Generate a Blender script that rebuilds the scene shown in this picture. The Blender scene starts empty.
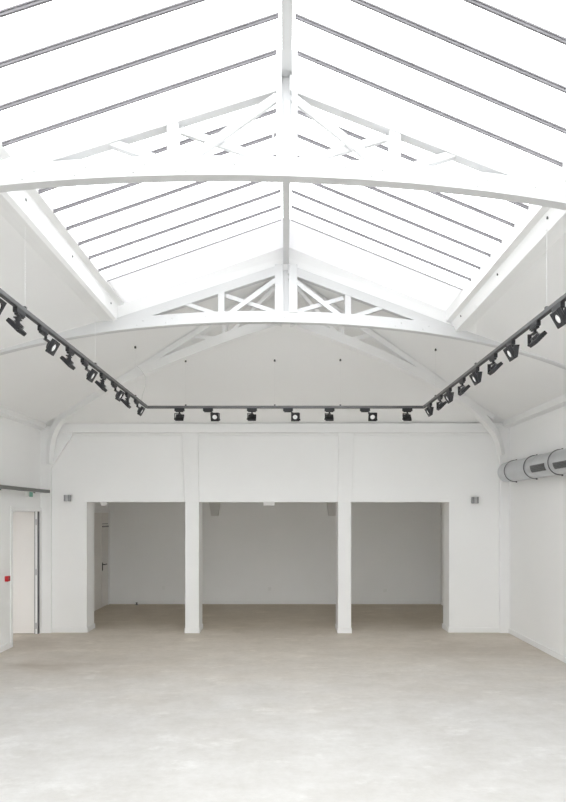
import bpy, bmesh, math
from mathutils import Vector, Matrix

C = bpy.context.scene.collection
sc = bpy.context.scene

# ------------------------------------------------------------------ measures
XL, XR = -4.14, 3.80          # side walls
YF, YB = -6.0, 10.21          # front (behind the camera, moved back to add light) and back wall faces
X0 = 0.012                    # ridge
ZR = 4.80                     # ceiling ridge
SL, SR = 0.31, 0.325          # ceiling pitches
YE = 6.84                     # skylight end / second truss
K = 0.055                     # roof frames stand slightly askew
GZ, GS = 5.072, 0.38           # glazing plane
XCL, XCR = -1.98, 2.035        # skylight curb, ceiling side
XGL, XGR = -1.805, 1.864      # lower glass edge


def ceil_z(x):
    return ZR - (SL if x < 0 else SR) * abs(x)


def glass_z(x):
    return GZ - GS * abs(x - X0)


# ------------------------------------------------------------------ materials
def new_mat(name):
    m = bpy.data.materials.new(name)
    m.use_nodes = True
    nt = m.node_tree
    return m, nt, nt.nodes['Principled BSDF']


def paint(name, col, rough=0.6, var=0.03, scale=1.2, bump=0.0, bscale=40, metal=0.0, spec=0.4):
    m, nt, b = new_mat(name)
    tc = nt.nodes.new('ShaderNodeNewGeometry')
    n = nt.nodes.new('ShaderNodeTexNoise')
    n.inputs['Scale'].default_value = scale
    n.inputs['Detail'].default_value = 6
    nt.links.new(tc.outputs['Position'], n.inputs['Vector'])
    r = nt.nodes.new('ShaderNodeValToRGB')
    r.color_ramp.elements[0].position = 0.3
    r.color_ramp.elements[1].position = 0.7
    r.color_ramp.elements[0].color = (*[max(0, c * (1 - var)) for c in col], 1)
    r.color_ramp.elements[1].color = (*[min(1, c * (1 + var)) for c in col], 1)
    nt.links.new(n.outputs['Fac'], r.inputs['Fac'])
    nt.links.new(r.outputs['Color'], b.inputs['Base Color'])
    b.inputs['Roughness'].default_value = rough
    b.inputs['Metallic'].default_value = metal
    b.inputs['Specular IOR Level'].default_value = spec
    if bump:
        n2 = nt.nodes.new('ShaderNodeTexNoise')
        n2.inputs['Scale'].default_value = bscale
        n2.inputs['Detail'].default_value = 4
        nt.links.new(tc.outputs['Position'], n2.inputs['Vector'])
        bp = nt.nodes.new('ShaderNodeBump')
        bp.inputs['Strength'].default_value = bump
        bp.inputs['Distance'].default_value = 0.01
        nt.links.new(n2.outputs['Fac'], bp.inputs['Height'])
        nt.links.new(bp.outputs['Normal'], b.inputs['Normal'])
    return m


def floor_mat():
    m, nt, b = new_mat('worn_concrete')
    N, L = nt.nodes.new, nt.links.new
    g = N('ShaderNodeNewGeometry')

    def noise(scale, sx, sy, detail=8, rough=0.6):
        mp = N('ShaderNodeMapping')
        mp.inputs['Scale'].default_value = (sx, sy, 1)
        L(g.outputs['Position'], mp.inputs['Vector'])
        n = N('ShaderNodeTexNoise')
        n.inputs['Scale'].default_value = scale
        n.inputs['Detail'].default_value = detail
        n.inputs['Roughness'].default_value = rough
        L(mp.outputs['Vector'], n.inputs['Vector'])
        return n.outputs['Fac']

    def ramp(f, p0, p1, c0, c1):
        r = N('ShaderNodeValToRGB')
        e = r.color_ramp.elements
        e[0].position, e[1].position = p0, p1
        e[0].color, e[1].color = (*c0, 1), (*c1, 1)
        L(f, r.inputs['Fac'])
        return r.outputs['Color']

    def mix(f, a, b_, mode='MIX'):
        x = N('ShaderNodeMix')
        x.data_type = 'RGBA'
        x.blend_type = mode
        if isinstance(f, float):
            x.inputs['Factor'].default_value = f
        else:
            L(f, x.inputs['Factor'])
        for s, v in ((6, a), (7, b_)):
            if isinstance(v, tuple):
                x.inputs[s].default_value = (*v, 1)
            else:
                L(v, x.inputs[s])
        return x.outputs[2]

    base = ramp(noise(0.55, 1, 1), 0.32, 0.68, FLOOR_A, FLOOR_B)
    trowel = ramp(noise(2.2, 1.0, 1.3, 12, 0.68), 0.36, 0.66, (0.92, 0.912, 0.90), (1.035, 1.035, 1.04))
    c = mix(1.0, base, trowel, 'MULTIPLY')
    scuff = ramp(noise(1.5, 1.0, 1.7, 14, 0.74), 0.555, 0.68, (0, 0, 0), (1, 1, 1))
    scf = N('ShaderNodeMath'); scf.operation = 'MULTIPLY'
    L(scuff, scf.inputs[0]); scf.inputs[1].default_value = 0.55
    c = mix(scf.outputs[0], c, (0.75, 0.745, 0.735))
    # browner tone towards and inside the back room
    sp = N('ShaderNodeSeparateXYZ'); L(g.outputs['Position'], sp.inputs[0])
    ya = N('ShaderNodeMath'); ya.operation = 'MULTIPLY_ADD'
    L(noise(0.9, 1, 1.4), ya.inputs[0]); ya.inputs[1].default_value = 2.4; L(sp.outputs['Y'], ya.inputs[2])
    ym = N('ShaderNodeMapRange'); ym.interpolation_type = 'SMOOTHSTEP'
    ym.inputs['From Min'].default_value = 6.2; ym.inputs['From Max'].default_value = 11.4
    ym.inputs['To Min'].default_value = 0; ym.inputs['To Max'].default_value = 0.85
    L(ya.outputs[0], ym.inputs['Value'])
    warm_tint = mix(1.0, c, (1.12, 1.03, 0.905), 'MULTIPLY')
    c = mix(ym.outputs['Result'], c, warm_tint)
    # shade of the back room, painted into the floor colour
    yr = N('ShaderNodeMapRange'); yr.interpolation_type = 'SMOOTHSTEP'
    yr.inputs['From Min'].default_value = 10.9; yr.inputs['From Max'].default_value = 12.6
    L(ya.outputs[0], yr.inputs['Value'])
    back_shade = mix(1.0, c, (0.83, 0.80, 0.74), 'MULTIPLY')
    c = mix(yr.outputs['Result'], c, back_shade)
    grain = ramp(noise(11, 1.0, 1.2, 10, 0.75), 0.34, 0.66, (0.945, 0.94, 0.93), (1.04, 1.04, 1.04))
    c = mix(1.0, c, grain, 'MULTIPLY')
    # brown damp stains with a shape of their own: near the side door and along the wall ends
    for (sx, sy, rx, ry, amt) in ((-3.25, 7.95, 0.95, 0.26, 0.55), (-2.9, 8.0, 1.6, 0.9, 0.25), (3.0, 8.9, 1.6, 1.0, 0.3), (-3.9, 9.3, 0.9, 0.9, 0.4)):
        mp = N('ShaderNodeMapping'); mp.vector_type = 'POINT'
        mp.inputs['Location'].default_value = (-sx / rx, -sy / ry, 0)
        mp.inputs['Scale'].default_value = (1 / rx, 1 / ry, 0)
        L(g.outputs['Position'], mp.inputs['Vector'])
        ln = N('ShaderNodeVectorMath'); ln.operation = 'LENGTH'
        L(mp.outputs['Vector'], ln.inputs[0])
        ad = N('ShaderNodeMath'); ad.operation = 'MULTIPLY_ADD'
        L(noise(2.5, 1, 1.5), ad.inputs[0]); ad.inputs[1].default_value = 1.6
        L(ln.outputs['Value'], ad.inputs[2])
        mr = N('ShaderNodeMapRange'); mr.interpolation_type = 'SMOOTHSTEP'
        mr.inputs['From Min'].default_value = 0.75; mr.inputs['From Max'].default_value = 1.85
        mr.inputs['To Min'].default_value = amt; mr.inputs['To Max'].default_value = 0
        L(ad.outputs[0], mr.inputs['Value'])
        c = mix(mr.outputs['Result'], c, (0.36, 0.30, 0.24))
    L(c, b.inputs['Base Color'])
    b.inputs['Roughness'].default_value = 0.62
    b.inputs['Specular IOR Level'].default_value = 0.35
    bp = N('ShaderNodeBump'); bp.inputs['Strength'].default_value = 0.12; bp.inputs['Distance'].default_value = 0.02
    L(noise(9, 0.8, 1.3), bp.inputs['Height'])
    L(bp.outputs['Normal'], b.inputs['Normal'])
    return m


def glass_mat():
    m, nt, b = new_mat('skylight_glass')
    out = nt.nodes['Material Output']
    t = nt.nodes.new('ShaderNodeBsdfTransparent'); t.inputs['Color'].default_value = (0.95, 0.96, 0.96, 1)
    g = nt.nodes.new('ShaderNodeBsdfGlossy'); g.inputs['Roughness'].default_value = 0.05
    mx = nt.nodes.new('ShaderNodeMixShader')
    mx.inputs[0].default_value = 0.03; nt.links.new(t.outputs[0], mx.inputs[1]); nt.links.new(g.outputs[0], mx.inputs[2])
    nt.links.new(mx.outputs[0], out.inputs['Surface'])
    return m


def opal_mat():
    m, nt, b = new_mat('opal_panel')
    out = nt.nodes['Material Output']
    d = nt.nodes.new('ShaderNodeBsdfDiffuse'); d.inputs['Color'].default_value = (0.9, 0.9, 0.9, 1)
    t = nt.nodes.new('ShaderNodeBsdfTranslucent'); t.inputs['Color'].default_value = (0.85, 0.85, 0.86, 1)
    mx = nt.nodes.new('ShaderNodeMixShader'); mx.inputs[0].default_value = 0.3
    nt.links.new(d.outputs[0], mx.inputs[1]); nt.links.new(t.outputs[0], mx.inputs[2])
    nt.links.new(mx.outputs[0], out.inputs['Surface'])
    return m


FLOOR_A, FLOOR_B = (0.555, 0.541, 0.523), (0.615, 0.607, 0.596)
YS = -5.2                     # near end of the skylight, lengthened out of view to light the back
M = {
    'wall': paint('wall_paint', (0.915, 0.915, 0.91), 0.75, 0.015, 0.8, 0.05, 60),
    'ceiling': paint('ceiling_paint', (0.915, 0.915, 0.91), 0.8, 0.012, 0.7, 0.04, 30),
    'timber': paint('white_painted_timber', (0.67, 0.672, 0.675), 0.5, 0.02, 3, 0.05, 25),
    'trim': paint('trim_paint', (0.89, 0.89, 0.885), 0.5, 0.015, 2),
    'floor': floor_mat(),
    'bar': paint('grey_bar_metal', (0.20, 0.193, 0.203), 0.65, 0.08, 6),
    'glass': glass_mat(),
    'opal': opal_mat(),
    'black': paint('black_fitting', (0.022, 0.022, 0.024), 0.45, 0.1, 20),
    'rail': paint('dark_grey_rail', (0.075, 0.075, 0.077), 0.3, 0.06, 8, spec=0.9),
    'heat': paint('heat_sink_metal', (0.05, 0.05, 0.052), 0.35, 0.1, 30, metal=0.4),
    'zinc': paint('zinc_duct', (0.60, 0.61, 0.625), 0.33, 0.05, 5, metal=0.7),
    'grille': paint('grille_dark', (0.13, 0.13, 0.135), 0.5, 0.1, 30),
    'steel': paint('brushed_steel', (0.30, 0.30, 0.31), 0.4, 0.05, 10, metal=0.5),
    'steel_light': paint('pale_steel', (0.50, 0.50, 0.51), 0.35, 0.05, 10, metal=0.3),
    'red': paint('red_plastic', (0.55, 0.03, 0.035), 0.4, 0.05, 10),
    'darkred': paint('dark_red_plastic', (0.28, 0.02, 0.025), 0.3, 0.05, 10),
    'shadedtrim': paint('shaded_haunch_paint', (0.70, 0.69, 0.67), 0.6, 0.02, 3),  # grey stands in for shade on the white haunches
    'green': paint('green_plastic', (0.17, 0.42, 0.33), 0.4, 0.05, 10),
    'white_plastic': paint('white_plastic', (0.86, 0.86, 0.85), 0.4, 0.01, 5),
    'tray': paint('grey_rail_paint', (0.17, 0.17, 0.163), 0.5, 0.06, 5),
    'door': paint('door_paint', (0.80, 0.775, 0.745), 0.5, 0.01, 2),
    'cable': paint('cable_sheath', (0.70, 0.70, 0.69), 0.5, 0.02, 5),
    'wire': paint('steel_wire', (0.80, 0.80, 0.80), 0.5, 0.02, 5),
    'dot': paint('dark_bolt', (0.10, 0.10, 0.10), 0.5, 0.05, 10),
    'palebolt': paint('painted_bolt', (0.62, 0.62, 0.62), 0.5, 0.05, 10),
}
lm, lnt, lb = new_mat('lamp_lens')
lb.inputs['Base Color'].default_value = (0.9, 0.9, 0.89, 1)
lb.inputs['Roughness'].default_value = 0.3
lb.inputs['Emission Color'].default_value = (1, 0.98, 0.95, 1)
lb.inputs['Emission Strength'].default_value = 0.12  # faint glow added so the lenses read pale
M['lens'] = lm


# ------------------------------------------------------------------ mesh helpers
class MB:
    def __init__(s):
        s.bm = bmesh.new()

    def hexa(s, p):
        v = [s.bm.verts.new(q) for q in p]
        for f in ((0, 3, 2, 1), (4, 5, 6, 7), (0, 1, 5, 4), (1, 2, 6, 5), (2, 3, 7, 6), (3, 0, 4, 7)):
            s.bm.faces.new([v[i] for i in f])
        return s

    def box(s, x0, x1, y0, y1, z0, z1, mtx=None):
        p = [(x0, y0, z0), (x1, y0, z0), (x1, y1, z0), (x0, y1, z0), (x0, y0, z1), (x1, y0, z1), (x1, y1, z1), (x0, y1, z1)]
        if mtx is not None:
            p = [mtx @ Vector(q) for q in p]
        return s.hexa(p)

    def loops(s, loops, close=True, caps=True):
        """skin between successive closed loops of equal length"""
        vs = [[s.bm.verts.new(p) for p in lp] for lp in loops]
        n = len(vs[0])
        for a, b in zip(vs, vs[1:]):
            for i in range(n):
                j = (i + 1) % n
                if not close and j == 0:
                    continue
                s.bm.faces.new((a[i], a[j], b[j], b[i]))
        if caps:
            s.bm.faces.new(list(reversed(vs[0])))
            s.bm.faces.new(vs[-1])
        return s

    def prism(s, a, b):
        """two matching polygons (3-D) joined by side faces"""
        return s.loops([a, b])

    def xz(s, pts, y, t, k=K):
        """outline in x,z extruded by t along y, askew by k"""
        return s.prism([(x, y + k * x, z) for x, z in pts], [(x, y + k * x + t, z) for x, z in pts])

    def bar(s, p, q, w, h, up=(0, 0, 1)):
        p, q = Vector(p), Vector(q)
        d = (q - p).normalized()
        sd = d.cross(Vector(up)).normalized()
        u = sd.cross(d)
        o = [sd * w / 2 - u * h / 2, sd * w / 2 + u * h / 2, -sd * w / 2 + u * h / 2, -sd * w / 2 - u * h / 2]
        return s.loops([[p + e for e in o], [q + e for e in o]])

    def sweep(s, pts, w, h, side):
        """rectangular section swept along pts; side = constant horizontal side vector, h measured upward (normal to path)"""
        pts = [Vector(p) for p in pts]
        sd = Vector(side).normalized()
        lp = []
        for i, p in enumerate(pts):
            d = (pts[min(i + 1, len(pts) - 1)] - pts[max(i - 1, 0)]).normalized()
            u = sd.cross(d).normalized()
            if u.z < 0:
                u = -u
            lp.append([p - sd * w / 2, p + sd * w / 2, p + sd * w / 2 + u * h, p - sd * w / 2 + u * h])
        return s.loops(lp)

    def tube(s, pts, r, n=12):
        pts = [Vector(p) for p in pts]
        lp = []
        ref = None
        for i, p in enumerate(pts):
            d = (pts[min(i + 1, len(pts) - 1)] - pts[max(i - 1, 0)]).normalized()
            if ref is None:
                ref = Vector((0, 0, 1)) if abs(d.z) < 0.9 else Vector((1, 0, 0))
            a = d.cross(ref).normalized()
            b = a.cross(d)
            ref = b
            lp.append([p + a * r * math.cos(2 * math.pi * k / n) + b * r * math.sin(2 * math.pi * k / n) for k in range(n)])
        return s.loops(lp)

    def lathe(s, prof, mtx=None, n=24):
        """prof: (r, z) pairs round the local z axis"""
        lp = []
        for r, z in prof:
            q = [Vector((r * math.cos(2 * math.pi * k / n), r * math.sin(2 * math.pi * k / n), z)) for k in range(n)]
            lp.append([mtx @ v for v in q] if mtx is not None else q)
        return s.loops(lp)

    def build(s, name, mat, parent=None, bevel=0.0, smooth=False, loc=None):
        bm = s.bm
        bmesh.ops.recalc_face_normals(bm, faces=bm.faces)
        if bevel:
            ed = [e for e in bm.edges if len(e.link_faces) == 2 and e.calc_face_angle(0) > 0.5]
            bmesh.ops.bevel(bm, geom=ed, offset=bevel, segments=2, profile=0.5, affect='EDGES', clamp_overlap=True)
        me = bpy.data.meshes.new(name)
        o = bpy.data.objects.new(name, me)
        C.objects.link(o)
        off = Vector((0, 0, 0))
        if parent is not None:
            o.parent = parent
            q = parent
            while q is not None:
                off += q.location
                q = q.parent
        else:
            if loc is None:
                xs = [v.co for v in bm.verts]
                lo = [min(v[i] for v in xs) for i in range(3)]
                hi = [max(v[i] for v in xs) for i in range(3)]
                loc = ((lo[0] + hi[0]) / 2, (lo[1] + hi[1]) / 2, lo[2])
            o.location = loc
            off = Vector(loc)
        for v in bm.verts:
            v.co -= off
        if smooth:
            for f in bm.faces:
                f.smooth = True
            for e in bm.edges:
                if len(e.link_faces) == 2 and e.calc_face_angle(0) > 0.6:
                    e.smooth = False
        bm.to_mesh(me)
        bm.free()
        me.materials.append(M[mat])
        return o


def tag(o, label=None, cat=None, group=None, kind=None):
    if label: o['label'] = label
    if cat: o['category'] = cat
    if group: o['group'] = group
    if kind: o['kind'] = kind
    return o


def empty(name, loc, label=None, cat=None, group=None, kind=None, rz=0):
    o = bpy.data.objects.new(name, None)
    C.objects.link(o)
    o.location = loc
    o.rotation_euler = (0, 0, rz)
    o.empty_display_size = 0.1
    return tag(o, label, cat, group, kind)


def struct(name, mb, mat, label, cat, **kw):
    return tag(mb.build(name, mat, **kw), label, cat, None, 'structure')


def copy_tree(o, parent=None):
    c = o.copy()
    C.objects.link(c)
    if parent is not None:
        c.parent = parent
    for ch in list(o.children):
        copy_tree(ch, c)
    return c


# ------------------------------------------------------------------ setting: floor and walls
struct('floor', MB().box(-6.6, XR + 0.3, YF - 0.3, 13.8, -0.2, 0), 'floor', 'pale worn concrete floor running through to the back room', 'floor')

DY0, DY1, DZ = 9.09, 10.14, 2.065      # side doorway
w = MB()
w.box(XL - 0.2, XL, YF, DY0, 0, 3.62)
w.box(XL - 0.2, XL, DY0, DY1, DZ, 3.62)
w.box(XL - 0.2, XL, DY1, YB + 0.4, 0, 3.62)
struct('wall_left', w, 'wall', 'white left wall with the open doorway', 'wall')
struct('wall_right', MB().box(XR, XR + 0.2, YF, YB + 0.4, 0, 3.66), 'wall', 'white right wall behind the round metal duct', 'wall')
struct('wall_front', MB().box(XL - 0.2, XR + 0.2, YF - 0.2, YF, 0, 5.3), 'wall', 'white end wall behind the viewer', 'wall')

OX0, OX1, OZ = -3.374, 2.794, 2.22
w = MB()
w.box(XL, OX0, YB, YB + 0.4, 0, OZ)
w.box(OX1, XR, YB, YB + 0.4, 0, OZ)
w.box(XL, XR, YB, YB + 0.4, OZ, 3.75)
struct('wall_back', w, 'wall', 'white back wall with the wide opening to the dim room', 'wall')

# corner pilasters
P = MB()
P.xz([(XL, 0), (-3.965, 0), (-3.965, 2.80), (-3.93, 2.86), (-3.60, 3.36), (-3.60, 3.5), (XL, 3.5)], YB - 0.05, 0.05, 0)
struct('trim_1', P, 'trim', 'shallow white corner pilaster beside the side doorway', 'pilaster')
P = MB()
P.xz([(XR, 0), (3.645, 0), (3.645, 2.9), (3.62, 3.1), (3.56, 3.28), (3.50, 3.36), (3.50, 3.5), (XR, 3.5)], YB - 0.05, 0.05, 0)
struct('trim_2', P, 'trim', 'shallow white corner pilaster behind the duct end', 'pilaster')

# ledge along the head of the back wall
led = MB()
led.box(-3.78, 3.56, YB - 0.09, YB, 3.39, 3.545)
led.box(-3.60, 3.50, YB - 0.025, YB, 3.35, 3.39)
struct('trim_3', led, 'trim', 'white ledge along the head of the back wall', 'ledge', bevel=0.006)

# cornices at the eaves of the side walls
struct('trim_4', MB().prism([(XL, YF, 3.44), (XL + 0.10, YF, 3.46), (XL + 0.10, YF, ceil_z(XL + 0.10)), (XL, YF, ceil_z(XL))],
                            [(XL, YB - 0.05, 3.44), (XL + 0.10, YB - 0.05, 3.46), (XL + 0.10, YB - 0.05, ceil_z(XL + 0.10)), (XL, YB - 0.05, ceil_z(XL))]),
       'trim', 'white cornice along the head of the left wall', 'cornice')
struct('trim_5', MB().prism([(XR, YF, 3.48), (XR - 0.10, YF, 3.50), (XR - 0.10, YF, ceil_z(XR - 0.10)), (XR, YF, ceil_z(XR))],
                            [(XR, YB - 0.05, 3.48), (XR - 0.10, YB - 0.05, 3.50), (XR - 0.10, YB - 0.05, ceil_z(XR - 0.10)), (XR, YB - 0.05, ceil_z(XR))]),
       'trim', 'white cornice along the head of the right wall', 'cornice')

# baseboards
BH = 0.085
b = MB(); b.box(XL, XL + 0.018, YF, DY0 - 0.07, 0, BH)
struct('baseboard_left', b, 'trim', 'white baseboard at the foot of the left wall', 'baseboard', bevel=0.004)
b = MB(); b.box(XR - 0.018, XR, YF, YB - 0.05, 0, BH)
struct('baseboard_right', b, 'trim', 'white baseboard at the foot of the right wall', 'baseboard', bevel=0.004)
b = MB()
b.box(-3.965, OX0, YB - 0.018, YB, 0, BH); b.box(OX0, OX0 + 0.018, YB - 0.018, YB + 0.4, 0, BH)
b.box(OX1, 3.645, YB - 0.018, YB, 0, BH); b.box(OX1 - 0.018, OX1, YB - 0.018, YB + 0.4, 0, BH)
struct('baseboard_back', b, 'trim', 'white baseboard at the foot of the back wall beside the opening', 'baseboard', bevel=0.004)

# dim back room
BL, BR, BY, BZ = -3.97, 3.50, 13.48, 2.75
b = MB(); b.box(BL - 0.15, BR + 0.15, BY, BY + 0.15, 0, BZ + 0.1)
struct('wall_rear', b, 'wall', 'far wall of the dim back room', 'wall')
b = MB(); b.box(BL - 0.15, BL, YB + 0.4, BY, 0, BZ + 0.1)
struct('wall_rear_left', b, 'wall', 'left wall of the dim back room with the double door', 'wall')
b = MB(); b.box(BR, BR + 0.15, YB + 0.4, BY, 0, BZ + 0.1)
struct('wall_rear_right', b, 'wall', 'right wall of the dim back room', 'wall')
b = MB(); b.box(BL - 0.15, BR + 0.15, YB + 0.4, BY + 0.15, BZ, BZ + 0.12)
struct('ceiling_rear', b, 'ceiling', 'flat ceiling of the dim back room', 'ceiling')
b = MB(); b.box(BL, BR, BY - 0.016, BY, 0, BH)
b.box(BR - 0.016, BR, YB + 0.4, BY - 0.016, 0, BH)
struct('baseboard_rear', b, 'trim', 'pale baseboard at the foot of the far wall of the back room', 'baseboard')
# haunches on the far wall, in line with the columns
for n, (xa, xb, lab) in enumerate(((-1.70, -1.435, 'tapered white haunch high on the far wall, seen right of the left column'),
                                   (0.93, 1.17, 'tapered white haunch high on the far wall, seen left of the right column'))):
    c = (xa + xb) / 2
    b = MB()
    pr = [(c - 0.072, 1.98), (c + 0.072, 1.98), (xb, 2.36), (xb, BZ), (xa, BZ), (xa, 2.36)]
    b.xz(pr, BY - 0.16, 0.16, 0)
    struct('trim_%d' % (6 + n), b, 'shadedtrim', lab, 'haunch', bevel=0.004)

# vestibule behind the side doorway (unseen window opening added to light the door leaf)
b = MB()
b.box(-6.45, -6.3, 6.6, 10.7, 0, 2.6)
b.box(-6.3, XL - 0.2, 10.55, 10.7, 0, 2.6)
b.box(-6.3, XL - 0.2, 6.6, 6.75, 0, 0.5); b.box(-6.3, XL - 0.2, 6.6, 6.75, 2.2, 2.6)
b.box(-6.3, -5.7, 6.6, 6.75, 0.5, 2.2)
struct('wall_vestibule', b, 'wall', 'white vestibule walls beyond the side doorway', 'wall')
struct('ceiling_vestibule', MB().box(-6.45, XL - 0.2, 6.6, 10.7, 2.6, 2.7), 'ceiling', 'vestibule ceiling beyond the side doorway', 'ceiling')

# ------------------------------------------------------------------ ceilings
TH = 0.14
yk = lambda x, y=YE: y + K * x


def slab(pts, t=TH):
    return MB().prism(pts, [(x, y, z + t) for x, y, z in pts])


apex = (X0, yk(X0), ZR)
CLB, CRB = (XL, YB, ceil_z(XL)), (XR, YB, ceil_z(XR))
ycl, ycr = yk(XCL), yk(XCR)
# the slope polygons run a little past wall faces so no sky leaks in
struct('ceiling_left', slab([(XL - 0.2, YF - 0.2, ceil_z(XL - 0.2)), (XL - 0.2, YB, ceil_z(XL - 0.2)), CLB, apex, (XCL, ycl, ceil_z(XCL)), (XCL, YS, ceil_z(XCL)), (X0, YS, ZR), (X0, YF - 0.2, ZR)]),
       'ceiling', 'white sloping ceiling left of the skylight', 'ceiling')
struct('ceiling_right', slab([(XR + 0.2, YF - 0.2, ceil_z(XR + 0.2)), (X0, YF - 0.2, ZR), (X0, YS, ZR), (XCR, YS, ceil_z(XCR)), (XCR, ycr, ceil_z(XCR)), apex, CRB, (XR + 0.2, YB, ceil_z(XR + 0.2))]),
       'ceiling', 'white sloping ceiling right of the skylight', 'ceiling')
struct('ceiling_back', slab([CLB, CRB, apex]), 'ceiling', 'white hipped ceiling falling towards the back wall', 'ceiling')

# upstand closing the end of the skylight over the second truss
n_ = 12
lo = [(XCL + (XCR - XCL) * i / n_) for i in range(n_ + 1)]
xs = sorted(lo + [X0])
up = MB()
pts = [(x, ZR - 0.02 - 0.325 * abs(x - X0)) for x in xs] + [(x, glass_z(x) + 0.03) for x in reversed(xs)]
up.xz(pts, YE + 0.01, 0.05)
struct('trim_8', up, 'trim', 'white upstand closing the far end of the skylight above the second truss', 'upstand')

up = MB()
up.xz(pts, YS - 0.06, 0.06, 0)
struct('trim_9', up, 'timber', 'white upstand closing the near end of the skylight', 'upstand')

# ------------------------------------------------------------------ skylight: one window on each slope
SP = 0.282
bar_y = [6.19 - SP * (9 - i) for i in range(-9, 10)]   # from the near end to the opal panel


def skylight(num, side):
    xe = XGL if side < 0 else XGR
    xc = XCL if side < 0 else XCR
    lab = 'left' if side < 0 else 'right'
    root = empty('window_%d' % num, (xe, 2.0, glass_z(xe)), 'glazed %s slope of the long skylight with grey glazing bars' % lab, 'skylight', None, 'structure')
    xr = X0
    y_p = 6.19
    # glass
    a = [(xr, YS - 0.06, glass_z(xr)), (xe, YS - 0.06, glass_z(xe)), (xe, yk(xe, y_p), glass_z(xe)), (xr, yk(xr, y_p), glass_z(xr))]
    MB().prism(a, [(x, y, z + 0.006) for x, y, z in a]).build('pane', 'glass', root)
    a = [(xr, yk(xr, y_p), glass_z(xr) - 0.004), (xe, yk(xe, y_p), glass_z(xe) - 0.004), (xe, yk(xe) + 0.06, glass_z(xe) - 0.004), (xr, yk(xr) + 0.06, glass_z(xr) - 0.004)]
    tag(MB().prism(a, [(x, y, z + 0.012) for x, y, z in a]).build('end_panel', 'opal', root), 'white opal panel at the far end of the glazing')
    # glazing bars: T section under the glass
    for y in bar_y:
        m = MB()
        xa, xb = X0 + side * 0.05, xe
        last = y > 6.1
        for w_, h0, h1 in ((0.010, -0.008, -0.002), (0.006, -0.012, -0.008)) if last else ((0.022, -0.011, -0.002), (0.012, -0.026, -0.011)):
            lp = []
            for x in (xa, xb):
                yy, z = yk(x, y), glass_z(x)
                lp.append([(x, yy - w_ / 2, z + h0), (x, yy + w_ / 2, z + h0), (x, yy + w_ / 2, z + h1), (x, yy - w_ / 2, z + h1)])
            m.loops(lp)
        m.build('glazing_bar', 'bar', root)
    # stepped timber curb
    if side < 0:
        pr = [(-1.99, 4.165), (-1.91, 4.16), (-1.88, 4.185), (-1.87, 4.345), (-1.805, 4.36), (-1.805, 4.40), (-2.10, 4.40), (-2.10, 4.165)]
        bolts = [(-1.875, y) for y in (3.3, 4.34, 5.29, 6.46)]
        bz = 4.28
    else:
        pr = [(2.045, 4.118), (1.965, 4.118), (1.955, 4.14), (1.92, 4.225), (1.866, 4.24), (1.866, 4.335), (1.866, 4.38), (2.16, 4.38), (2.16, 4.118)]
        bolts = [(1.935, y) for y in (3.4, 4.42, 5.46, 6.6)]
        bz = 4.19
    y1 = yk(xc, YE)
    cb = MB().prism([(x, YS - 0.06, z) for x, z in pr], [(x, y1, z) for x, z in pr]).build('curb', 'trim', root)
    for bx, by in bolts:
        mt = Matrix.Translation((bx, by, bz)) @ Matrix.Rotation(math.pi / 2, 4, 'Y')
        MB().lathe([(0.011, -0.006), (0.011, 0.004), (0.006, 0.006)], mt, 10).build('bolt', 'dot', cb)
    return root


skylight(1, -1)
skylight(2, 1)

rb = MB().box(X0 - 0.032, X0 + 0.032, YS, YE, 4.86, 5.06)
tag(rb.build('ridge_beam', 'timber', bevel=0.004), 'long white ridge beam under the peak of the skylight', 'beam')


# ------------------------------------------------------------------ trusses
def chord_z(x):
    return 4.187 - ((0.034 * x * x + 0.0006 * x ** 4) if x < 0 else (0.032 * x * x + 0.0011 * x ** 4))


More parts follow.
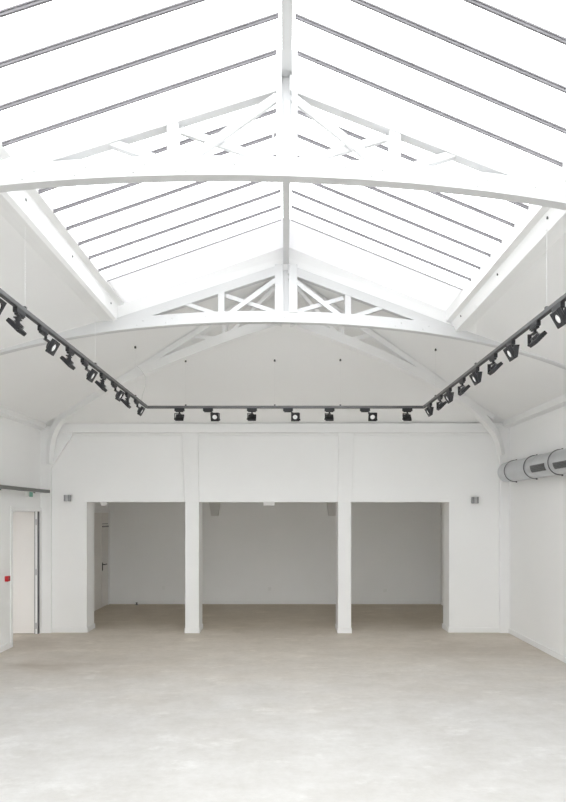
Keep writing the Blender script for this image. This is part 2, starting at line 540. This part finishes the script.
def truss(y, label, post_half, post_top):
    root = empty('roof_truss', (X0, y, 4.187), label, 'truss', 'white arched roof trusses')
    t = 0.08
    # arched bottom chord
    xs = [XL + (XR - XL) * i / 48 for i in range(49)]
    c = MB()
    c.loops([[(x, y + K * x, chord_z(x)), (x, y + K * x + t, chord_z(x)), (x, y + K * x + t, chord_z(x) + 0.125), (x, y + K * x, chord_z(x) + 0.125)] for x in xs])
    ch = c.build('bottom_chord', 'timber', root, bevel=0.003)
    for xb in (-1.62, -1.3, -0.93, -0.60, -0.36, 0.0, 0.36, 0.60, 0.93, 1.3, 1.62):
        for dx, dz in ((-0.035, 0.03), (0.035, 0.075)) if abs(xb) > 0.1 else ((0, 0.055),):
            x = xb + dx
            mt = Matrix.Translation((x, y + K * x, chord_z(x) + dz)) @ Matrix.Rotation(math.pi / 2, 4, 'X')
            MB().lathe([(0.009, -0.004), (0.009, 0.004), (0.005, 0.006)], mt, 8).build('bolt', 'palebolt', ch)
    raf = lambda x: 4.755 - 0.35 * abs(x)
    for s in (-1, 1):
        # rafter
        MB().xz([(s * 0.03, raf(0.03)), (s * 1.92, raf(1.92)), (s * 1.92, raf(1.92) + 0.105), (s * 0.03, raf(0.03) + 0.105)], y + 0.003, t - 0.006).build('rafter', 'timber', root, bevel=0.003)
        # post under the rafter
        MB().xz([(s * 0.685, chord_z(0.7) + 0.12), (s * 0.755, chord_z(0.74) + 0.12), (s * 0.755, raf(0.755) + 0.01), (s * 0.685, raf(0.685) + 0.01)], y + 0.008, t - 0.016).build('strut', 'timber', root)

        def diag(xa, za, xb, zb, w_, dy, th):
            d = Vector((xb - xa, zb - za)).normalized()
            nx, nz = -d.y * w_ / 2, d.x * w_ / 2
            MB().xz([(s * (xa + nx), za + nz), (s * (xb + nx), zb + nz), (s * (xb - nx), zb - nz), (s * (xa - nx), za - nz)], y + dy, th).build('brace', 'timber', root)
        diag(0.05, raf(0.05) - 0.03, 0.615, chord_z(0.62) + 0.11, 0.05, 0.006, 0.03)
        diag(0.67, raf(0.67) - 0.03, 0.08, chord_z(0.08) + 0.12, 0.045, 0.042, 0.03)
        diag(0.80, chord_z(0.8) + 0.11, 1.12, raf(1.12) + 0.02, 0.045, 0.012, 0.05)
        # one half of the king post
        a, b_ = 0.032, post_half
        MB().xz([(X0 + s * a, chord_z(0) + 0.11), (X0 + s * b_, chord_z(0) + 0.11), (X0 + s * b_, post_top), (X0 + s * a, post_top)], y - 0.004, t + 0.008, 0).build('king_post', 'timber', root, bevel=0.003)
    MB().box(X0 - 0.033, X0 + 0.033, y + 0.045, y + t - 0.005, chord_z(0) + 0.12, 4.86).build('post_core', 'timber', root)
    return root


truss(3.87, 'near white arched truss crossing the skylight overhead', 0.068, 5.0)
truss(YE - 0.04, 'second white arched truss at the far end of the skylight', 0.128, 4.84)


# hip half-trusses from the second truss down to the back corners
def hip(s, label):
    xe, ye = ((-3.99, 10.12) if s < 0 else (3.67, 10.12))
    d = Vector((xe - X0, ye - YE, 0))
    side = Vector((-d.y, d.x, 0)).normalized()
    base = Vector((X0, YE + 0.05, 0))
    zc = ceil_z(xe)
    if s < 0:
        T = [0.02, .15, .306, .45, .586, .725, .82, .878, .928, .962, .985, .998, 1.004]
        Z = [4.187, 4.160, 4.095, 4.02, 3.935, 3.825, 3.735, 3.655, 3.555, 3.445, 3.30, 3.10, 2.86]
    else:
        T = [0.02, .15, .353, .472, .612, .757, .84, .905, .945, .971, .99, 1.0]
        Z = [4.187, 4.150, 4.064, 3.99, 3.88, 3.745, 3.62, 3.47, 3.37, 3.28, 3.15, 3.00]
    root = empty('hip_truss', (X0 + d.x * 0.5, base.y + d.y * 0.5, 3.9), label, 'truss', 'white curved hip trusses')
    pts = [base + d * t * 0.985 + Vector((0, 0, z)) for t, z in zip(T, Z)]
    # smooth the polyline
    fine = []
    for i in range(len(pts) - 1):
        p0, p1, p2, p3 = pts[max(i - 1, 0)], pts[i], pts[i + 1], pts[min(i + 2, len(pts) - 1)]
        for j in range(4):
            u = j / 4
            fine.append(0.5 * ((2 * p1) + (p2 - p0) * u + (2 * p0 - 5 * p1 + 4 * p2 - p3) * u * u + (3 * p1 - p0 - 3 * p2 + p3) * u ** 3))
    fine.append(pts[-1])
    MB().sweep(fine, 0.09, 0.125, side).build('bottom_chord', 'trim', root, bevel=0.003)
    top = lambda t: base + d * t + Vector((0, 0, ZR - 0.02 + (zc - ZR) * t))
    MB().sweep([top(0.03) - Vector((0, 0, .09)), top(0.93) - Vector((0, 0, .09))], 0.08, 0.08, side).build('hip_rafter', 'trim', root)
    up_ = Vector((0, 0, 1))
    zb = lambda t: [z0 + (z1 - z0) * (t - t0) / (t1 - t0) for t0, t1, z0, z1 in zip(T, T[1:], Z, Z[1:]) if t0 <= t <= t1][0]
    P_ = lambda t, z: base + d * t + Vector((0, 0, z))
    for ta, za, tb, zb_ in ((0.19, zb(0.19) + .1, 0.19, top(0.19).z - .06), (0.20, top(0.20).z - .08, 0.04, zb(0.04) + .1),
                            (0.03, top(0.03).z - .1, 0.17, zb(0.17) + .1), (0.22, zb(0.22) + .1, 0.30, top(0.30).z - .06)):
        MB().bar(P_(ta, za), P_(tb, zb_), 0.05, 0.05, side).build('brace', 'trim', root)
    return root


hip(-1, 'curved white hip truss running down to the left back corner')
hip(1, 'curved white hip truss running down to the right back corner')

# ------------------------------------------------------------------ columns in the wide opening
for (xa, xb, ta, tb, ba, bb, lab) in ((-1.690, -1.455, -1.748, -1.476, -1.70, -1.457, 'white square column left of the middle bay of the opening'),
                                      (0.895, 1.120, 0.908, 1.167, 0.893, 1.130, 'white square column right of the middle bay of the opening')):
    c = empty('column', ((xa + xb) / 2, 10.37, 0), lab, 'column', 'white columns in the wide opening')
    MB().box(xa, xb, 10.15, 10.58, 0, OZ).build('shaft', 'trim', c, bevel=0.006)
    m = MB(); yq = 10.15
    pts = [(ba, OZ), (bb, OZ), (tb, 3.40), (ta, 3.40)]
    m.prism([(x, yq, z) for x, z in pts], [(x, YB, z) for x, z in pts])
    m.build('haunch', 'trim', c, bevel=0.005)
    MB().box(xa - 0.009, xb + 0.009, 10.141, 10.589, 0, BH).build('plinth', 'trim', c, bevel=0.005)

# ------------------------------------------------------------------ doors
d1 = empty('door_1', (XL, 9.63, 0), 'pale side door standing open in the left wall', 'door', None, 'structure')
f = MB()
for (y0, y1, z0, z1) in ((DY0 - 0.06, DY0 + 0.005, 0, DZ + 0.06), (DY1 - 0.005, DY1 + 0.02, 0, DZ + 0.06), (DY0 + 0.005, DY1 - 0.005, DZ - 0.005, DZ + 0.06)):
    f.box(XL, XL + 0.018, y0, y1, z0, z1)
f.build('door_frame', 'trim', d1, bevel=0.003)
leaf = MB().box(-5.08, -4.209, 10.085, 10.125, 0.01, DZ - 0.01).build('door_leaf', 'door', d1, bevel=0.002)
MB().box(-4.206, -4.197, 10.075, 10.128, 0.005, DZ - 0.008).build('edge_seal', 'grille', leaf)
MB().box(-4.197, -4.157, 10.079, 10.128, 0.005, DZ - 0.008).build('edge_strip', 'trim', leaf)
MB().box(-4.157, -4.146, 10.075, 10.128, 0.005, DZ - 0.008).build('edge_seal', 'grille', leaf)
for z in (0.14, 1.04, 1.88):
    MB().lathe([(0.010, -0.05), (0.010, 0.05)], Matrix.Translation((-4.176, 10.067, z)), 12).build('hinge', 'steel_light', leaf, smooth=True)
m = MB(); m.tube([(-4.98, 10.085, 1.02), (-4.98, 10.035, 1.02), (-4.86, 10.03, 1.02)], 0.009)
m.box(-5.0, -4.96, 10.077, 10.085, 0.92, 1.08)
m.build('handle', 'steel', leaf)

d2 = empty('door_2', (BL, 12.9, 0), 'pale double door in the left wall of the dim back room', 'door', None, 'structure')
f = MB()
for (y0, y1, z0, z1) in ((12.22, 12.30, 0, 2.12), (13.40, 13.46, 0, 2.12), (12.30, 13.40, 2.06, 2.12)):
    f.box(BL, BL + 0.03, y0, y1, z0, z1)
f.build('door_frame', 'trim', d2)
for y0, y1 in ((12.305, 12.90), (12.925, 13.395)):
    lf = MB().box(BL + 0.002, BL + 0.022, y0, y1, 0.01, 2.05).build('door_leaf', 'door', d2, bevel=0.002)
    if y0 > 12.8:
        MB().box(BL + 0.002, BL + 0.012, 12.902, 12.923, 0.01, 2.05).build('edge_seal', 'steel', lf)
        m = MB(); m.box(BL + 0.022, BL + 0.030, 12.95, 12.99, 0.80, 0.97)
        m.tube([(BL + 0.025, 12.97, 0.93), (BL + 0.075, 12.97, 0.93), (BL + 0.08, 13.10, 0.93)], 0.010)
        tag(m.build('handle', 'black', lf), 'black lever handle')
        m = MB(); m.box(BL + 0.022, BL + 0.045, 12.95, 13.36, 1.735, 1.765); m.box(BL + 0.022, BL + 0.03, 12.95, 13.36, 1.80, 1.815)
        m.build('closer', 'steel', lf)

# ------------------------------------------------------------------ lighting track
TX0, TX1, TYB, TZ = -1.946, 1.958, 8.46, 3.522     # rail centre lines
trk = empty('lighting_track', (0, TYB, TZ), 'dark U-shaped lighting track hung on thin wires below the skylight', 'lighting track')
RW, RH = 0.036, 0.033
TY0 = 2.2
for x in (TX0, TX1):
    r = MB().box(x - RW / 2, x + RW / 2, TY0, TYB - RW / 2, TZ - RH / 2, TZ + RH / 2).build('rail', 'rail', trk, bevel=0.003)
    MB().box(x - 0.015, x + 0.015, TY0 + 0.01, TYB - RW / 2, TZ - RH / 2 - 0.003, TZ - RH / 2 + 0.001).build('contact_slot', 'black', r)
r = MB().box(TX0 - RW / 2, TX1 + RW / 2, TYB - RW / 2, TYB + RW / 2, TZ - RH / 2, TZ + RH / 2).build('rail', 'rail', trk, bevel=0.003)
MB().box(TX0, TX1, TYB - 0.015, TYB + 0.015, TZ - RH / 2 - 0.003, TZ - RH / 2 + 0.001).build('contact_slot', 'black', r)


def hip_z(x, y):
    a, b, c = Vector(apex), Vector(CLB), Vector(CRB)
    n = (b - a).cross(c - a)
    return a.z - (n.x * (x - a.x) + n.y * (y - a.y)) / n.z


hang = [(-1.40, TYB, True), (-0.145, TYB, True), (0.78, TYB, True)]
for y in (3.0, 4.49, 6.15, 7.80):
    hang += [(TX0, y, False), (TX1, y, False)]
for x, y, onhip in hang:
    zc = hip_z(x, y) if onhip else ceil_z(x)
    cbx = MB().tube([(x, y, TZ + RH / 2), (x, y, zc - 0.002)], 0.0012, 6).build('suspension_wire', 'wire', trk)
    MB().lathe([(0.013, 0), (0.013, 0.02), (0.006, 0.03)], Matrix.Translation((x, y, zc - 0.03)), 10).build('ceiling_hook', 'dot' if y > 7 else 'trim', cbx)
    MB().box(x - 0.012, x + 0.012, y - 0.012, y + 0.012, TZ + RH / 2 - 0.002, TZ + RH / 2 + 0.02).build('clip', 'rail', cbx)


# ------------------------------------------------------------------ spotlights
def make_spot(off, fwd, tilt):
    """origin on the underside of the rail; aims local -Y, tilted down; arm on the local +X side"""
    root = empty('track_spotlight', (0, 0, 0))
    a = MB(); a.box(-0.07, 0.07, -0.017, 0.017, -0.038, 0.0); a.box(-0.055, 0.055, -0.013, 0.013, -0.052, -0.038)
    a.build('adapter', 'black', root, bevel=0.003)
    hx, hz = off, -0.126
    arm = MB()
    W = 0.057
    xa = hx + W + 0.006
    sx = min(0.055, max(-0.055, hx))
    arm.tube([(sx, 0, -0.05), (sx, 0, -0.072)], 0.012, 12)
    arm.box(min(sx - 0.012, hx - W * 0.3), xa + 0.004, -0.014, 0.014, -0.078, -0.070)
    ay = -fwd + 0.060 * math.sin(math.radians(tilt)) - 0.004      # foot of the arm: low edge of the plate
    az = hz - 0.060 * math.cos(math.radians(tilt)) + 0.006
    arm.hexa([(xa - 0.004, ay - 0.013, az), (xa + 0.004, ay - 0.013, az), (xa + 0.004, ay + 0.013, az), (xa - 0.004, ay + 0.013, az),
              (xa - 0.004, ay - 0.018, -0.070), (xa + 0.004, ay - 0.018, -0.070), (xa + 0.004, max(ay, 0) + 0.014, -0.070), (xa - 0.004, max(ay, 0) + 0.014, -0.070)])
    arm.lathe([(0.013, -0.012), (0.013, 0.008), (0.008, 0.010)], Matrix.Translation((xa, ay, az + 0.01)) @ Matrix.Rotation(math.pi / 2, 4, 'Y'), 14)
    arm.build('arm', 'black', root)
    # head: square plate, its front facing -Y tilted 45 degrees down
    R = Matrix.Translation((hx, -fwd, hz)) @ Matrix.Rotation(math.radians(tilt), 4, 'X')
    # local frame: front at -Y, plate in XZ
    h = MB()
    H = 0.060
    L = 0.036           # lens opening radius
    n = 32
    ring = lambda r, y: [R @ Vector((r * math.cos(2 * math.pi * k / n), y, r * math.sin(2 * math.pi * k / n))) for k in range(n)]

    def sq(y, w_, h_):
        o = []
        for k in range(n):
            c, s_ = math.cos(2 * math.pi * k / n), math.sin(2 * math.pi * k / n)
            q = max(abs(c), abs(s_))
            o.append(R @ Vector((w_ * c / q, y, h_ * s_ / q)))
        return o
    h.loops([ring(L * 0.9, -0.004), ring(L, -0.016), sq(-0.017, W - 0.004, H - 0.004), sq(-0.013, W, H), sq(0.012, W, H), sq(0.016, W - 0.005, H - 0.005), ring(0.044, 0.016)], caps=False)
    h.bm.faces.new(list(h.bm.verts)[:n])
    h.bm.faces.new(list(h.bm.verts)[-n:])
    hd = h.build('head', 'black', root)
    hs = MB()
    Rz = R @ Matrix.Rotation(-math.pi / 2, 4, 'X')      # lathe axis -> +Y (back)
    hs.lathe([(0.044, 0.015), (0.044, 0.019), (0.032, 0.020), (0.032, 0.023), (0.042, 0.024), (0.042, 0.028), (0.030, 0.029), (0.030, 0.032), (0.038, 0.033), (0.038, 0.037), (0.020, 0.039)], Rz, 24)
    hs.build('heat_sink', 'heat', hd)
    ln = MB()
    ln.lathe([(L * 0.88, 0.003), (L * 0.88, 0.007), (L * 0.6, 0.010), (0.006, 0.0115)], R @ Matrix.Rotation(math.pi / 2, 4, 'X'), 24)
    ln.build('lens', 'lens', hd, smooth=True)
    return root


protoA, protoB = make_spot(0.0, 0.02, 45), make_spot(0.10, 0.04, 30)
used = set()
ORD = ['first', 'second', 'third', 'fourth', 'fifth', 'sixth', 'seventh', 'eighth', 'ninth']


def spot(kind, x, y, rz, label, group):
    p = protoA if kind == 'A' else protoB
    o = p if kind not in used else copy_tree(p)
    used.add(kind)
    o.location = (x, y, TZ - RH / 2 - 0.003)
    o.rotation_euler = (0, 0, rz)
    tag(o, label, 'spotlight', group)


h90 = math.pi / 2
px2x = lambda px: (px - 285) * TYB / 600
for i, (k, px) in enumerate((('A', 179.5), ('B', 208), ('A', 252), ('B', 288), ('A', 329.5), ('B', 365), ('A', 407.3))):
    how = 'pale lens facing the viewer' if k == 'B' else 'showing its dark back'
    spot(k, px2x(px), TYB, 0 if k == 'B' else math.pi, 'track spotlight %s from left on the back rail, %s' % (ORD[i], how), 'spotlights on the back rail')
left = [('B', 136.3), ('A', 127.6), ('B', 114), ('A', 103), ('B', 84.6), ('A', 70), ('B', 43), ('A', 19.2), ('B', -17)]
right = [('B', 429.7), ('A', 440.3), ('B', 449), ('A', 462.4), ('B', 475.7), ('A', 493.3), ('B', 510.5), ('A', 535), ('B', 558.3)]
for i, (k, px) in enumerate(left):
    how = 'aimed into the room' if k == 'B' else 'aimed at the left wall'
    pos = '%s from the back on the left rail' % ORD[i]
    spot(k, TX0, abs(TX0) * 600 / (285 - px), h90 if k == 'B' else -h90, 'track spotlight %s, %s' % (pos, how), 'spotlights on the left rail')
for i, (k, px) in enumerate(right):
    how = 'aimed into the room' if k == 'B' else 'aimed at the right wall'
    pos = '%s from the back on the right rail' % ORD[i]
    spot(k, TX1, TX1 * 600 / (px - 285), -h90 if k == 'B' else h90, 'track spotlight %s, %s' % (pos, how), 'spotlights on the right rail')

# white feed cable dropping to the corner of the track
pts = [(-2.02, 8.44, 3.54), (-1.99, 8.36, 3.66), (-1.93, 8.30, 3.78), (-1.92, 8.26, 3.90), (-1.98, 8.24, 4.0), (-2.03, 8.22, 4.04)]
tag(MB().tube(pts, 0.005, 8).build('feed_cable', 'cable', smooth=True), 'thin white cable looping down to the left corner of the lighting track', 'cable')
# loose cables beside the king post of the near truss
pts = [(0.06, 3.83, 4.40), (0.075, 3.83, 4.37), (0.11, 3.84, 4.345), (0.16, 3.85, 4.332), (0.24, 3.88, 4.324), (0.31, 3.885, 4.321)]
tag(MB().tube(pts, 0.004, 8).build('loose_cable', 'cable', smooth=True), 'thin cable trailing right of the king post on the near truss', 'cable')
pts = [(-0.065, 3.85, 4.47), (-0.075, 3.845, 4.44), (-0.075, 3.845, 4.39), (-0.085, 3.86, 4.335), (-0.088, 3.87, 4.318)]
tag(MB().tube(pts, 0.004, 8).build('loose_cable', 'cable', smooth=True), 'short cable hooked left of the king post on the near truss', 'cable')

# ------------------------------------------------------------------ round duct on the right wall
DXc, DZc, DR = 3.652, 2.70, 0.163
duct = empty('ventilation_duct', (DXc, 5.0, DZc - DR), 'long round grey metal duct strapped to the right wall', 'duct')
MY = Matrix.Rotation(-math.pi / 2, 4, 'X')
prof = [(DR * 0.94, 9.855), (DR, 9.845)]
y = 9.84
seams = []
m = MB()
pr = [(DR - 0.012, 9.86), (DR, 9.852)]
yy = 9.70
while yy > 0.6:
    pr += [(DR, yy + 0.012), (DR + 0.005, yy + 0.008), (DR + 0.005, yy - 0.008), (DR, yy - 0.012)]
    yy -= 1.2
pr += [(DR, 0.5)]
m.lathe(pr, Matrix.Translation((DXc, 0, DZc)) @ MY, 48)
pipe = m.build('pipe', 'zinc', duct, smooth=True)
for yy in (9.53, 8.76, 7.95, 7.15, 6.35):
    arc = []
    for i in range(25):
        a = math.radians(82 + 196 * i / 24)
        arc.append((DXc + (DR + 0.007) * math.cos(a), yy, DZc + (DR + 0.007) * math.sin(a)))
    s = MB().sweep  # rod straps
    st = MB().tube(arc, 0.006, 8).build('strap', 'grille', duct)
    for q in (arc[0], arc[-1]):
        MB().lathe([(0.012, -0.012), (0.012, 0.012)], Matrix.Translation((q[0], q[1], q[2] + (0.004 if q[2] > DZc else -0.004))) , 8).build('strap_bolt', 'dot', st)
    MB().box(DXc - 0.01, XR, yy - 0.012, yy + 0.012, DZc - 0.012, DZc + 0.012).build('wall_bracket', 'steel', st)


def grille(y0, y1, z0, z1):
    a0 = math.asin((z0 - DZc) / DR); a1 = math.asin((z1 - DZc) / DR)
    m = MB()
    na = 8
    for r0, r1, f0, f1, yy0, yy1 in ((DR - 0.004, DR + 0.006, 0, 1, y0, y1),):
        lp = []
        for i in range(na + 1):
            a = math.pi - (a0 + (a1 - a0) * i / na)
            cx, cz = math.cos(a), math.sin(a)
            lp.append([(DXc + r0 * cx, yy0, DZc + r0 * cz), (DXc + r1 * cx, yy0, DZc + r1 * cz), (DXc + r1 * cx, yy1, DZc + r1 * cz), (DXc + r0 * cx, yy1, DZc + r0 * cz)])
        m.loops(lp)
    g = m.build('outlet_grille', 'grille', duct)
    m = MB()
    for i in range(5):
        a = math.pi - (a0 + (a1 - a0) * (i + 0.5) / 5)
        cx, cz = math.cos(a), math.sin(a)
        m.bar((DXc + (DR + 0.008) * cx, y0 + 0.02, DZc + (DR + 0.008) * cz), (DXc + (DR + 0.008) * cx, y1 - 0.02, DZc + (DR + 0.008) * cz), 0.01, 0.006)
    m.build('louvre', 'rail', g)


grille(8.08, 8.54, 2.605, 2.70)
grille(7.0, 7.82, 2.60, 2.68)
grille(5.2, 5.9, 2.60, 2.68)

# ------------------------------------------------------------------ small fittings
for x, z, lab in ((-3.68, 2.285, 'small grey cube wall lamp on the back wall near the side door'),
                  (3.215, 2.25, 'small grey cube wall lamp on the back wall near the duct')):
    wl = empty('wall_lamp', (x, YB, z - 0.058), lab, 'wall lamp', 'cube wall lamps')
    MB().box(x - 0.035, x + 0.035, YB - 0.02, YB, z - 0.04, z + 0.04).build('back_plate', 'steel', wl)
    m = MB()
    m.box(x - 0.05, x - 0.022, YB - 0.10, YB - 0.02, z - 0.054, z + 0.054)
    m.box(x + 0.022, x + 0.05, YB - 0.10, YB - 0.02, z - 0.054, z + 0.054)
    m.build('side_block', 'steel', wl, bevel=0.003)
    MB().box(x - 0.022, x + 0.022, YB - 0.095, YB - 0.02, z - 0.052, z + 0.052).build('centre_block', 'steel_light', wl, bevel=0.002)

wr = empty('wall_rail', (-4.06, 6.0, 2.375), 'dark grey horizontal rail fixed along the left wall above the doorway', 'rail')
MB().box(-4.06, -3.965, 1.0, 10.13, 2.372, 2.422).build('rail_bar', 'tray', wr, bevel=0.004)
for yy in (9.9, 8.7, 7.5, 6.3, 5.1):
    m = MB(); m.box(XL, -4.05, yy - 0.02, yy + 0.02, 2.385, 2.41); m.box(XL, XL + 0.008, yy - 0.03, yy + 0.03, 2.36, 2.44)
    m.build('bracket', 'tray', wr)

ex = empty('exit_sign', (XL + 0.03, 9.75, 2.29), 'small green exit light on the left wall under the grey rail', 'exit sign')
MB().box(XL, XL + 0.045, 9.54, 9.73, 2.29, 2.372).build('housing', 'white_plastic', ex, bevel=0.004)
MB().box(XL + 0.045, XL + 0.052, 9.61, 9.73, 2.293, 2.37).build('panel', 'green', ex, bevel=0.001)

cp = empty('alarm_switch', (XL, 8.90, 1.01), 'small red fire alarm switch on the left wall beside the doorway', 'alarm')
MB().box(XL, XL + 0.05, 8.86, 8.94, 1.015, 1.095).build('body', 'red', cp, bevel=0.006)
MB().box(XL + 0.05, XL + 0.053, 8.88, 8.92, 1.035, 1.075).build('glass_front', 'darkred', cp)

for (x, y, w_, lab) in ((-0.275, 10.31, 0.10, 'white emergency light under the lintel of the middle opening'),
                        (-3.15, 10.47, 0.055, 'small white emergency light under the lintel at the left end')):
    el = empty('emergency_light', (x, y, OZ - 0.07), lab, 'emergency light', 'emergency lights under the lintel')
    MB().box(x - w_, x + w_, y - 0.05, y + 0.05, OZ - 0.03, OZ).build('base', 'white_plastic', el, bevel=0.003)
    MB().box(x - w_ + 0.006, x + w_ - 0.006, y - 0.044, y + 0.044, OZ - 0.058, OZ - 0.03).build('diffuser', 'white_plastic', el, bevel=0.008)

for px, py, lab in ((163.8, 587.7, 'white wall socket on the far wall of the back room, left bay'),
                    (269.7, 588.8, 'white wall socket on the far wall of the back room, middle bay'),
                    (385.2, 590.2, 'white wall socket on the far wall of the back room, right bay')):
    x = (px - 285) * BY / 600; z = 2 + (515 - py) * BY / 600
    so = empty('wall_socket', (x, BY, z - 0.04), lab, 'socket', 'wall sockets in the back room')
    MB().box(x - 0.036, x + 0.036, BY - 0.012, BY, z - 0.042, z + 0.042).build('cover_plate', 'white_plastic', so, bevel=0.004)
    MB().lathe([(0.026, 0), (0.026, 0.004), (0.021, 0.004), (0.019, 0.001)], Matrix.Translation((x, BY - 0.012, z)) @ Matrix.Rotation(math.pi / 2, 4, 'X'), 20).build('socket_ring', 'white_plastic', so)

ps = empty('floor_stub', (-3.30, 13.35, 0), 'small dark pipe stub on the floor at the far wall of the back room', 'pipe stub')
MB().lathe([(0.035, 0), (0.035, 0.008), (0.02, 0.009)], Matrix.Translation((-3.30, 13.35, 0)), 16).build('flange', 'grille', ps)
MB().lathe([(0.017, 0.008), (0.017, 0.04), (0.023, 0.04), (0.023, 0.052), (0.014, 0.056)], Matrix.Translation((-3.30, 13.35, 0)), 16).build('cap', 'grille', ps)

# ------------------------------------------------------------------ world, camera, view
w = bpy.data.worlds.new('overcast_sky')
sc.world = w
w.use_nodes = True
bg = w.node_tree.nodes['Background']
# overcast sky: three times as bright overhead as at the horizon
wn, wl = w.node_tree.nodes.new, w.node_tree.links.new
tc = wn('ShaderNodeTexCoord'); sx = wn('ShaderNodeSeparateXYZ')
wl(tc.outputs['Generated'], sx.inputs[0])
rp = wn('ShaderNodeValToRGB'); e = rp.color_ramp.elements
mr = wn('ShaderNodeMapRange'); mr.inputs['From Min'].default_value = -1
wl(sx.outputs['Z'], mr.inputs['Value']); wl(mr.outputs['Result'], rp.inputs['Fac'])
e[0].position = 0.47; e[0].color = (0.12, 0.12, 0.115, 1)
e[1].position = 1.0; e[1].color = (0.985, 0.99, 1.0, 1)
q = e.new(0.5); q.color = (0.92, 0.93, 0.95, 1)
wl(rp.outputs['Color'], bg.inputs['Color'])
bg.inputs['Strength'].default_value = 5.3

cam = bpy.data.cameras.new('camera')
co = bpy.data.objects.new('camera', cam)
C.objects.link(co)
co.location = (0, 0, 2.0)
co.rotation_euler = (math.pi / 2, 0, 0)
cam.sensor_fit = 'VERTICAL'
cam.sensor_height = 36
cam.sensor_width = 36 * 566 / 802
cam.lens = 600 / 802 * 36
cam.shift_y = 114 / 802
cam.shift_x = -2 / 802
cam.clip_start = 0.05
sc.camera = co

sc.view_settings.view_transform = 'Standard'
sc.view_settings.look = 'None'
sc.view_settings.gamma = 1
sc.view_settings.exposure = 0.0
sc.view_settings.use_curve_mapping = False
sc.cycles.diffuse_bounces = 8
sc.cycles.max_bounces = 16
sc.cycles.transparent_max_bounces = 16
